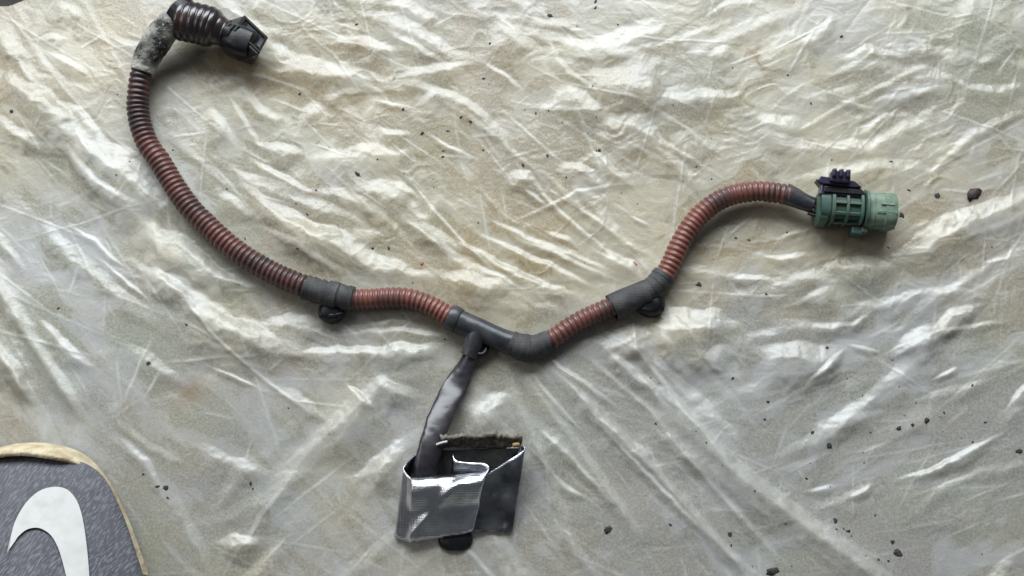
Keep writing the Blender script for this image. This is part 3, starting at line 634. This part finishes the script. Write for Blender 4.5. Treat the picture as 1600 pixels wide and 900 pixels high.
fc = (A + Bq + Cq + D) / 4; hw, hh = (Bq - A).length / PX / 2, (D - A).length / PX / 2
for sx, sy, wx, wy in ((0, 0.82, hw * 0.92, 2.5), (0, -0.82, hw * 0.92, 2.5), (0.88, 0, 2.8, hh * 0.9), (-0.88, 0, 2.8, hh * 0.9)):
    box('face_rim', fc + fx * (sx * hw * PX) + fy * (sy * hh * PX) + fn * 1.2 * PX, fx, fy, fn, wx, wy, 2.2, M['black'], shell, 0.6)
box('socket_block', fc + fx * (-2 * PX) + fn * 0.8 * PX, fx, fy, fn, hw * 0.42, hh * 0.48, 2.2, M['rubber'], shell, 0.6)
box('socket_hole', fc + fx * (-1 * PX) + fn * 2.4 * PX, fx, fy, fn, 3.6, 3.6, 1.1, M['lining'], shell)
box('latch_tab', fc + fx * (hw * 0.72 * PX) + fy * (hh * 0.1 * PX) + fn * 2 * PX, fx, fy, fn, 3.5, hh * 0.45, 2.0, M['rubber'], shell, 0.6)
bk = fc + off * 0.62
loft('connector_shroud', P(372, 66, 40), (P(352, 58, 40) - P(385, 70, 40)).normalized(), Vector((0.3, 0.95, 0)).normalized(), Vector((0, 0, 1)), [(-32, 17, 20), (-26, 24, 28), (-5, 25, 30), (16, 22, 28), (24, 16, 20)], M['black'], hz, 32, e=3.2)
for k in range(3):
    box('grip_rib', P(356 + 7 * k, 42 + 1.5 * k, 66), Vector((0.5, -0.4, 0)).normalized(), Vector((0.4, 0.5, 0)).normalized(), Vector((0, 0, 1)), 2.4, 6, 5, M['black'], shell, 0.8)

# --- green connector at the right end
tube('shrink_boot', [(1226, 302, 32), (1238, 307, 32), (1252, 314, 32), (1270, 321, 32)], lambda s, a: 16.8 - 3.6 * smooth(np.float64(s / 42)), M['rubber'], hz, flat=lambda t: (1.0, 0.95), jitter=0.03)
for (u0, v0, u1, v1, mt) in ((1264, 314, 1288, 317, 'yellow'), (1264, 322, 1288, 324, 'brown_wire'), (1262, 329, 1288, 332, 'black'), (1262, 333, 1286, 339, 'black')):
    tube('wire', [(u0, v0, 33), ((u0 + u1) / 2, (v0 + v1) / 2 + 1, 35), (u1, v1, 34)], lambda s, a: 2.6, M[mt], hz, segs=10)
O = P(1272, 323, 34)
ax = (P(1400, 333, 34) - O).normalized(); az = Vector((0, 0, 1)); ay = az.cross(ax).normalized()
def G(x, y, z): return O + ax * (x * PX) + ay * (y * PX) + az * (z * PX)
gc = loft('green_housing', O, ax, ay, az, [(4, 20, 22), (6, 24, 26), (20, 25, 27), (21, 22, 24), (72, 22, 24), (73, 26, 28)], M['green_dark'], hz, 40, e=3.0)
loft('rear_cap', O, ax, ay, az, [(2, 18, 22, -4, -4), (5, 25, 26, -4, -4), (17, 26, 27, -3, -4), (19, 22, 24, -2, -4)], M['green'], hz, 40, e=3.4)
for x0, x1, r in ((22, 28, 26.5), (44, 49, 26.5), (66, 71, 28.5)):
    loft('hoop_rib', O, ax, ay, az, [(x0, r - 1, r + 1), (x0 + 1, r, r + 2), (x1 - 1, r, r + 2), (x1, r - 1, r + 1)], M['green'], gc, 40, e=2.8)
for y, z in ((17, 20), (2, 26), (-14, 23), (-24, 8)):
    for x in (36, 57.5):
        nrm = (ay * y + az * z).normalized(); tan = nrm.cross(ax).normalized()
        box('bar_rib', O + ax * (x * PX) + ay * (y * PX) + az * (z * PX), ax, tan, nrm, 8.6, 2.4, 3.2, M['green'], gc, 0.7)
loft('flange', O, ax, ay, az, [(74, 28, 29), (75, 31, 32), (79, 31, 32), (80, 29, 30)], M['green'], hz, 40, e=2.6)
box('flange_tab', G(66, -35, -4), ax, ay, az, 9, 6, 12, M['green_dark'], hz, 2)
box('flange_tab', G(77, -33, 0), ax, ay, az, 5, 5, 10, M['green'], hz, 2)
loft('front_barrel', O, ax, ay, az, [(80, 28, 28), (88, 28, 28), (89, 27, 27), (104, 27, 27), (105, 28.5, 28.5), (119, 28, 28), (123, 26, 26), (124, 23, 23), (118, 21, 21)], M['green_light'], hz, 44, e=3.0)
for k in range(9):
    a = math.radians(-60 + 28 * k)
    nrm = ay * math.cos(a) + az * math.sin(a); tan = nrm.cross(ax).normalized()
    box('barrel_key', O + ax * (107 * PX) + nrm * (28.0 * PX), ax, tan, nrm, 10 if k % 2 else 16, 2.2, 1.6, M['green_light'], hz, 0.6)
# lever: plate standing on the upper side with a ribbed thumb tab
def prism(name, outline, z0, z1, mat, parent, bevel=1.0):
    n = len(outline)
    v = [G(x, y * 0.8, z0) for x, y in outline] + [G(x, y * 0.8, z1) for x, y in outline]
    f = [tuple(range(n))[::-1], tuple(range(n, 2 * n))] + [(i, (i + 1) % n, n + (i + 1) % n, n + i) for i in range(n)]
    return mesh(name, v, f, mat, parent, smooth=False, bevel=bevel * PX)
lv = prism('lock_lever', [(2, 16), (4, 34), (-4, 46), (4, 50), (50, 44), (64, 36), (72, 26), (72, 16)], 8, 26, M['lever'], hz, 2)
prism('lever_plate', [(-3, 42), (2, 51), (54, 46), (66, 34), (52, 33), (6, 36)], 26.5, 31, M['lever'], lv, 1.2)
prism('thumb_tab', [(15, 38), (15, 58), (20, 62), (42, 61), (46, 57), (46, 38)], 24, 40, M['lever'], lv, 3)
for x in (20, 30.5, 41):
    prism('thumb_ridge', [(x - 3.4, 46), (x - 3.4, 63), (x + 3.4, 63), (x + 3.4, 46)], 36, 46, M['lever'], lv, 2.5)
prism('lever_arm', [(8, 20), (8, 32), (66, 30), (72, 20)], 24, 29, M['black'], lv, 1.2)

# ------------------------------------------------------------------ foil heat shield wrap on the branch
top = [(708, 711, 48), (711, 718, 50), (722, 722, 52), (745, 723, 54), (759, 725, 55), (764, 731, 56), (757, 737, 57), (725, 741, 58), (680, 745, 60), (650, 747, 60), (640, 745, 59), (633, 737, 56), (631, 730, 53), (640, 719, 46), (655, 707, 40), (690, 697, 34), (750, 691, 32), (800, 689, 36), (815, 692, 44), (820, 701, 50), (812, 708, 52), (795, 719, 52), (775, 732, 52), (755, 745, 50)]
bot = [(700, 790, 12), (706, 797, 13), (715, 802, 14), (728, 812, 15), (735, 820, 17), (738, 826, 20), (736, 831, 22), (712, 836, 22), (678, 841, 20), (648, 846, 18), (638, 846, 16), (624, 842, 13), (617, 837, 10), (620, 825, 6), (632, 815, 4), (670, 805, 3), (725, 805, 3), (775, 812, 4), (795, 820, 8), (801, 827, 13), (795, 830, 15), (776, 831, 16), (755, 831, 16), (738, 832, 16)]
tp = spline(top, 8); bt = spline(bot, 8)
v, f = [], []; NR = 18
for i in range(len(tp)):
    a, c_ = P(*tp[i]), P(*bt[i])
    for k in range(NR + 1):
        t = k / NR; q = a.lerp(c_, t)
        front = smooth(np.float64((i - 40) / 8)) * smooth(np.float64((84 - i) / 10))
        uq, vq = tp[i][0] + (bt[i][0] - tp[i][0]) * t, tp[i][1] + (bt[i][1] - tp[i][1]) * t
        q.z += PX * front * (17 * math.sin(math.pi * min(1, t / 0.55)) * math.exp(-t * 1.2) - 3 * t)
        dd = ((uq - 640) * 0.75 + (vq - 838) * 0.68) / 1.01
        q.z += PX * front * 12.0 * (math.exp(-abs(dd) / 9) if dd < 0 else math.exp(-abs(dd) / 24)) * smooth(np.float64(t * 4))
        q.z += math.sin(math.pi * t) * PX * 2
        q += Vector((0, 0, 1)) * PX * ((2.4 + 3.0 * (i > 100)) * noise.noise(q * 90) + (1.4 + 1.0 * (i > 100)) * noise.noise(q * 230))
        if k >= NR - 1: q += Vector((0, 1, 0)) * PX * 2.2 * noise.noise(q * 420)
        v.append(q)
for i in range(len(tp) - 1):
    for k in range(NR):
        f.append((i * (NR + 1) + k, (i + 1) * (NR + 1) + k, (i + 1) * (NR + 1) + k + 1, i * (NR + 1) + k + 1))
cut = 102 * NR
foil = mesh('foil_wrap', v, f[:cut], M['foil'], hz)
pan = mesh('foil_panel', v[102 * (NR + 1):], [tuple(x - 102 * (NR + 1) for x in q_) for q_ in f[cut:]], M['foil_dark_reflection'], foil)
pan['label'] = 'foil panel with a dark reflection in its colour'
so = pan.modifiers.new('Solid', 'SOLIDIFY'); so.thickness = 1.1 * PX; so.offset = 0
so = foil.modifiers.new('Solid', 'SOLIDIFY'); so.thickness = 1.1 * PX; so.offset = 0
# scorched fibre lining inside the back wall, frayed along the top
v, f = [], []; n = 110
for i in range(n + 1):
    t = i / n; u = 688 + 126 * t
    for k in range(9):
        q = k / 8
        pt = P(u + 3 * noise.noise(Vector((u * 0.1, k, 0))), 681 - 5 * math.sin(math.pi * t) - (9 * noise.noise(Vector((u * 0.033, 2, 0))) + 4 * noise.noise(Vector((u * 0.17, 2, 5)))) * (1 - q) + q * 24, 52 + 8 * math.sin(math.pi * min(1, q * 2)) - 22 * q + 3 * noise.noise(Vector((u * 0.11, k * 0.8, 3))))
        v.append(pt)
for i in range(n):
    for k in range(8): f.append((i * 9 + k, i * 9 + k + 1, (i + 1) * 9 + k + 1, (i + 1) * 9 + k))
felt = mesh('felt_lining', v, f, M['felt'], foil)
so = felt.modifiers.new('Solid', 'SOLIDIFY'); so.thickness = 6 * PX; so.offset = -1
# dark inner liner filling the mouth of the wrap
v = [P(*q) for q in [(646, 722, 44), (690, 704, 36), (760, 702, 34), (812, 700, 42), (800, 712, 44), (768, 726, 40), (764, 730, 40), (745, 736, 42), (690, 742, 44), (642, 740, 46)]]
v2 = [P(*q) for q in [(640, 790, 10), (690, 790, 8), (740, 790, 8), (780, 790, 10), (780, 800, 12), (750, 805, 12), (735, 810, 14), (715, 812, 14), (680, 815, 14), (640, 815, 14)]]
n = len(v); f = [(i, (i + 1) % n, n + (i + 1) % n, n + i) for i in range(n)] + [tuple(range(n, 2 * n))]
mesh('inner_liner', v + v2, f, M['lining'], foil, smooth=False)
tube('glue_bead', [(802, 696, 54), (806, 695, 55), (811, 695, 54)], lambda s, a: 3.4, M['yellow'], foil, segs=10)
tube('torn_strand', [(682, 695, 52), (690, 692, 54), (699, 690, 54)], lambda s, a: 2.0, M['swoosh'], foil, segs=8)
loft('sensor_plug', P(712, 815, 9), Vector((0, -1, 0)), Vector((1, 0, 0)), Vector((0, 0, 1)), [(-40, 18, 5), (10, 22, 6), (28, 26, 8), (36, 23, 7), (42, 13, 5)], M['black'], hz, 32, e=2.4)

# ------------------------------------------------------------------ the shoe
sh = thing('shoe', P(40, 960, 0), 'worn grey mesh sports shoe with a white swoosh mark and tan rubber rim', 'shoe')
half = [(690, 0), (691, 18), (694, 38), (700, 62), (710, 84), (724, 102), (745, 120), (770, 135), (815, 155), (860, 171), (900, 184), (960, 196), (1040, 200), (1140, 190), (1240, 172), (1340, 160), (1420, 150), (1480, 128), (1520, 90), (1536, 45), (1540, 0)]
CX0 = 44
def shoe_pt(v_, off_, z, lean=0.0):   # shoe plan in photo pixels at z=0, real place by the sheet's scale
    return Vector(((CX0 - 800 + off_) * PX, (450 - v_) * PX, z * PX))
# plan coordinates: find the place from the picture at the sole's height
def plan(v_, off_, zpx):
    if v_ <= 1000: return P(CX0 + off_, v_, zpx)
    q = P(CX0 + off_, 1000, zpx); return q + Vector((0, -(v_ - 1000) * PX, 0))
hs = spline([(a, b_, 0) for a, b_ in half], 6)
outl = [(q[0], q[1]) for q in hs] + [(q[0], -q[1]) for q in hs[-2:0:-1]]
no = len(outl)
def shoe_body(name, layers, mat, close=True):
    """layers: (inset 0..1, height px); inset pulls towards the long axis"""
    v, f = [], []
    for ins, hf in layers:
        for (a, o_) in outl:
            tt = (a - 690) / 850
            ca = min(max(a, 690 + 130), 1540 - 130)
            tw = math.exp(-((a - 690) / 30.0) ** 2)
            if name == 'knit_upper' and ins < 0.5: i2 = ins + 0.13 * tw * (1 - 2 * ins)
            else: i2 = ins
            z = hf((a + (ca - a) * i2 - 690) / 850, a) if callable(hf) else hf
            q0 = plan(a, o_, 40)
            axis_pt = plan(ca, 0, 40)
            q = q0.lerp(axis_pt, i2); q.z = z * PX
            v.append(q)
    n = len(layers)
    for i in range(n - 1):
        for k in range(no):
            k2 = (k + 1) % no; f.append((i * no + k, i * no + k2, (i + 1) * no + k2, (i + 1) * no + k))
    if close:
        f.append(tuple((n - 1) * no + k for k in range(no)))
    return mesh(name, v, f, mat, sh)
mu = material('grey_knit', (0.066, 0.066, 0.078), 0.85, color2=(0.096, 0.095, 0.107), scale=60, lo=0.35, hi=0.7)
nt = mu.node_tree; N, L = nt.nodes, nt.links; b = N['Principled BSDF']
tc = N.new('ShaderNodeTexCoord'); mp = N.new('ShaderNodeMapping'); mp.inputs['Rotation'].default_value = (0, 0, math.radians(62)); mp.inputs['Scale'].default_value = (260, 1500, 260)
mp.vector_type = 'TEXTURE'; mp.inputs['Scale'].default_value = (1 / 330, 1 / 1700, 1 / 330); L.new(tc.outputs['Object'], mp.inputs['Vector'])
nz = N.new('ShaderNodeTexNoise'); nz.inputs['Scale'].default_value = 1.0; nz.inputs['Detail'].default_value = 1.5; L.new(mp.outputs['Vector'], nz.inputs['Vector'])
rp = N.new('ShaderNodeMapRange'); rp.inputs['From Min'].default_value = 0.47; rp.inputs['From Max'].default_value = 0.68; L.new(nz.outputs['Fac'], rp.inputs['Value'])
old = b.inputs['Base Color'].links[0].from_socket
mx = N.new('ShaderNodeMix'); mx.data_type = 'RGBA'; L.new(rp.outputs['Result'], mx.inputs['Factor']); L.new(old, mx.inputs['A']); mx.inputs['B'].default_value = (0.175, 0.175, 0.20, 1)
L.new(mx.outputs['Result'], b.inputs['Base Color'])
bp = N.new('ShaderNodeBump'); bp.inputs['Strength'].default_value = 0.5; bp.inputs['Distance'].default_value = 0.0005; L.new(nz.outputs['Fac'], bp.inputs['Height']); L.new(bp.outputs['Normal'], b.inputs['Normal'])
M['knit'] = mu
def dome(q):
    def f(t, a):
        h = 70 + 150 * float(smooth(np.float64(t / 0.55)))
        return 38 + (h - 38) * q
    return f
toe_up = lambda t, a: 30 + 20 * math.exp(-(t / 0.05) ** 2)
shoe_body('sole', [(0.09, 6), (0.06, 14), (0.055, 26), (0.055, 34), (0.08, 40)], M['rim'])
ly = []
for k in range(26):
    q = k / 25; ins = 0.035 - 0.05 * math.sin(min(1, q * 3.2) * math.pi) + 0.945 * (1 - math.cos(q * math.pi / 2)) ; ly.append((min(ins, 0.98), dome(math.sin(q * math.pi / 2) ** 1.0)))
upper = shoe_body('knit_upper', ly, M['knit'])
# toe bumper: thick tan rubber lip round the tip, wrinkled
v, f = [], []
cand = [o_ for o_ in outl if o_[0] < 905]
rt = sorted([o_ for o_ in cand if o_[1] >= 0], key=lambda o_: -o_[0]); lf = sorted([o_ for o_ in cand if o_[1] < 0], key=lambda o_: o_[0])
lip = rt + lf
for i, (a, o_) in enumerate(lip):
    tipw = math.exp(-((a - 690) / 26.0) ** 2)
    q0 = plan(a, o_, 40); ap = plan(820, 0, 40); dr = (ap - q0).normalized()
    wr = 1.2 * noise.noise(Vector((o_ * 0.25, a * 0.2, 1))) * tipw
    for k in range(9):
        t = k / 8
        ins = (3.5 - 5 * tipw + (8 + 17 * tipw) * t) * PX; zz = (16 + (22 + 30 * tipw) * math.sin(t * math.pi * 0.62) + 3 * wr) * PX
        p_ = q0 + dr * ins; p_.z = zz; v.append(p_)
for i in range(len(lip) - 1):
    for k in range(8): f.append((i * 9 + k, (i + 1) * 9 + k, (i + 1) * 9 + k + 1, i * 9 + k + 1))
mesh('toe_rim', v, f, M['rim'], sh)
bv = BVHTree.FromPolygons([tuple(Vector(x.co) + sh.location) for x in upper.data.vertices], [tuple(p.vertices) for p in upper.data.polygons])
def on_upper(u, v_, lift_=0.6):
    d_ = (P(u, v_, 0) - Vector(CAM)).normalized()
    h = bv.ray_cast(Vector(CAM), d_)
    if h[0] is None: return P(u, v_, 60)
    n_ = h[1] if h[1].z > 0 else -h[1]
    return h[0] + n_ * lift_ * PX
SC = 3.912
oc = [(50, 760), (85, 610), (130, 510), (190, 430), (260, 380), (340, 362), (410, 378), (460, 430), (490, 500), (510, 590), (525, 700), (535, 800), (542, 900), (546, 1010), (545, 1120), (540, 1230)]
ic = [(50, 760), (66, 738), (82, 716), (100, 690), (120, 662), (165, 625), (215, 612), (260, 620), (310, 655), (350, 720), (380, 810), (402, 900), (424, 990), (450, 1070), (490, 1160), (538, 1230)]
osp = spline([(a / SC, 670 + c_ / SC, 0) for a, c_ in oc], 6); isp = spline([(a / SC, 670 + c_ / SC, 0) for a, c_ in ic], 6)
v, f = [], []; K = 16
for a, c_ in zip(osp, isp):
    for k in range(K + 1):
        q = a + (c_ - a) * k / K; v.append(on_upper(q[0], q[1], 4.0))
for i in range(len(osp) - 1):
    for k in range(K): f.append((i * (K + 1) + k, i * (K + 1) + k + 1, (i + 1) * (K + 1) + k + 1, (i + 1) * (K + 1) + k))
mesh('swoosh_mark', v, f, M['swoosh'], sh)

# ------------------------------------------------------------------ dirt on the sheet
def lump(u, v_, r, el, rot, seed, squash=0.26, sub=2):
    r = r * (0.72 if r > 3 else 0.85)
    import bmesh
    bm = bmesh.new(); bmesh.ops.create_icosphere(bm, subdivisions=sub, radius=1.0)
    z = sheet_z(u, v_) + 1.4; c = P(u, v_, z)
    R = Matrix.Rotation(rot, 3, 'Z')
    vs = []
    for q in bm.verts:
        p = q.co * (1 + 0.65 * noise.noise(q.co * 1.5 + Vector((seed * 3.1, seed, 0))) + 0.4 * noise.noise(q.co * 3.7 + Vector((seed, 0, seed))))
        p = R @ Vector((p.x * el, p.y, p.z * squash)); p.z = max(p.z, -0.12)
        vs.append(p * r * PX)
    fs = [tuple(x.index for x in g.verts) for g in bm.faces]; bm.free()
    return c + Vector((0, 0, 0.05 * r * PX)), vs, fs
crumbs = [
    (1522, 303, 11, 1.7, 0.6, 'crumb_brown', 'glossy brown-black lump of grime, the biggest, right of the green connector'),
    (1464, 306, 5.5, 1.2, 1.3, 'crumb', 'grey upright speck between the green connector and the biggest lump'),
    (1391, 253, 4.2, 1.1, 0.2, 'crumb', 'round dark crumb above the tip of the green connector'),
    (1409, 336, 4.6, 1.5, -0.9, 'crumb', 'dark crumb just off the front of the green connector'),
    (19, 174, 4.8, 1.3, -0.6, 'crumb', 'lone dark crumb on the bright fold near the left edge of the sheet'),
    (859, 25, 5.2, 1.3, 0.0, 'crumb', 'black oval crumb near the top edge, above the twin white folds'),
    (559, 272, 4.2, 2.0, -0.6, 'crumb', 'slim dark sliver inside the bend of the left conduit'),
    (660, 412, 3.2, 1.5, 1.0, 'crumb_red', 'small bright red flake above the middle conduit'),
    (992, 413, 3.6, 1.8, -0.9, 'crumb_red', 'rusty red chip beside the upper tape wrap of the right conduit'),
    (1092, 445, 4.4, 1.4, -0.3, 'crumb', 'dark crumb right of the right tape wrap'),
    (1295, 695, 5.6, 1.2, -0.9, 'crumb', 'purplish dark crumb, larger of the pair in the lower right of the sheet'),
    (1270, 676, 3.6, 1.1, 0.4, 'crumb', 'smaller dark crumb up and left of the purplish one'),
    (1405, 669, 4.0, 1.5, 0.5, 'crumb', 'slanting dark crumb, lowest of three in a rising row'),
    (1448, 657, 4.6, 1.4, 1.2, 'crumb', 'upright dark crumb, highest of three in a rising row'),
    (1426, 664, 3.2, 1.2, 1.4, 'crumb', 'tiny crumb in the middle of three in a rising row'),
    (1292, 545, 3.8, 1.4, -0.9, 'crumb', 'dark crumb on the edge of the bright fold below the green connector'),
    (950, 827, 7.0, 1.1, 0.8, 'crumb', 'blue-grey round lump at the foot of the tension folds right of the foil wrap'),
    (1207, 893, 9.0, 1.4, 0.2, 'crumb', 'ragged black clump cut by the bottom edge of the view'),
    (1402, 864, 7.0, 1.4, -0.8, 'crumb', 'big ragged dark crumb in the lower right, under a smaller one'),
    (1395, 847, 4.2, 1.1, 0.4, 'crumb', 'small dark crumb on top of the big ragged crumb in the lower right'),
    (1592, 705, 4.6, 1.6, 0.1, 'crumb', 'dark flat crumb at the right edge of the sheet'),
    (259, 762, 5.2, 1.2, 0.2, 'crumb', 'black crumb beside the shoe, largest of the three there'),
    (225, 740, 3.8, 1.1, 1.3, 'crumb', 'upper dark crumb beside the rim of the shoe'),
    (232, 568, 4.0, 1.1, 0.6, 'crumb', 'single dark grey crumb on the calm area above the shoe'),
    (1140, 835, 3.8, 1.3, 0.9, 'crumb', 'dark crumb under the long rounded fold at the bottom'),
    (1305, 815, 3.6, 2.2, 1.5, 'crumb', 'upright dark smear of dirt right of the long rounded fold'),
]
for i, (u, v_, r, el, rot, mt, lab) in enumerate(crumbs):
    c, vs, fs = lump(u, v_, r, el, rot, i + 1)
    nm = 'paint_flake' if mt == 'crumb_red' else 'dirt_crumb'
    o = mesh(nm, [c + q for q in vs], fs, M[mt], at=c)
    tag(o, lab, 'paint flake' if mt == 'crumb_red' else 'dirt crumb', 'loose flakes on the sheet' if mt == 'crumb_red' else 'dirt crumbs lying on the sheet')
grit = [(931, 2, 2.4), (931, 12, 2.6), (865, 38, 2.4), (1145, 106, 1.6), (1315, 57, 3.0), (965, 200, 2.6), (937, 235, 3.0), (855, 243, 2.6), (837, 177, 2.0), (885, 277, 2.2), (817, 258, 2.6), (1112, 280, 2.0),
        (766, 68, 3.0), (755, 123, 3.0), (582, 388, 2.8), (607, 388, 2.8), (755, 235, 2.6), (692, 245, 2.8), (590, 249, 2.2), (468, 147, 2.6), (202, 253, 2.2), (246, 760, 2.6), (262, 778, 2.2), (91, 482, 2.4), (292, 507, 2.2),
        (1047, 820, 2.6), (1142, 852, 2.2), (1360, 676, 2.2), (1145, 591, 2.4), (1025, 662, 2.0), (1325, 830, 3.0), (1330, 838, 2.2), (1318, 826, 2.4), (1306, 828, 2.6), (1200, 628, 2.8), (1195, 655, 2.0), (1420, 297, 2.2),
        (1198, 460, 2.4), (1230, 363, 2.0), (1388, 877, 2.6), (1372, 875, 2.4), (1260, 748, 2.2), (557, 38, 2.6), (720, 183, 2.2), (735, 190, 2.0), (700, 205, 2.2), (630, 170, 2.4), (660, 208, 2.6), (494, 298, 2.0), (494, 318, 2.4),
        (480, 335, 2.0), (1150, 372, 2.0), (1170, 375, 1.8), (1300, 250, 1.6), (745, 520, 1.8), (630, 493, 2.0), (695, 530, 1.8), (640, 515, 1.8), (392, 755, 2.6), (395, 764, 2.0), (353, 803, 1.8), (1475, 645, 2.6), (1540, 660, 2.6), (1520, 690, 2.4)]
for i in range(240):
    if i % 3: u, v_ = random.gauss(760, 230), random.gauss(210, 120)
    else: u, v_ = random.gauss(1330, 180), random.gauss(720, 120)
    if i % 7 == 0: u, v_ = random.uniform(0, 1600), random.uniform(0, 900)
    grit.append((u, v_, abs(random.gauss(0.5, 0.55)) + 0.42))
V_, F_ = [], []
for i, (u, v_, r) in enumerate(grit):
    if v_ < 12 - 0.2 * u + 6: continue
    c, vs, fs = lump(u, v_, r, random.uniform(1, 1.9), random.uniform(0, 3), i * 0.37, sub=1)
    k = len(V_); V_ += [c + q for q in vs]; F_ += [tuple(x + k for x in t) for t in fs]
g = mesh('grit', V_, F_, M['crumb'], smooth=True); tag(g, 'fine dark grit sprinkled over the plastic sheet', 'grit', kind='stuff')
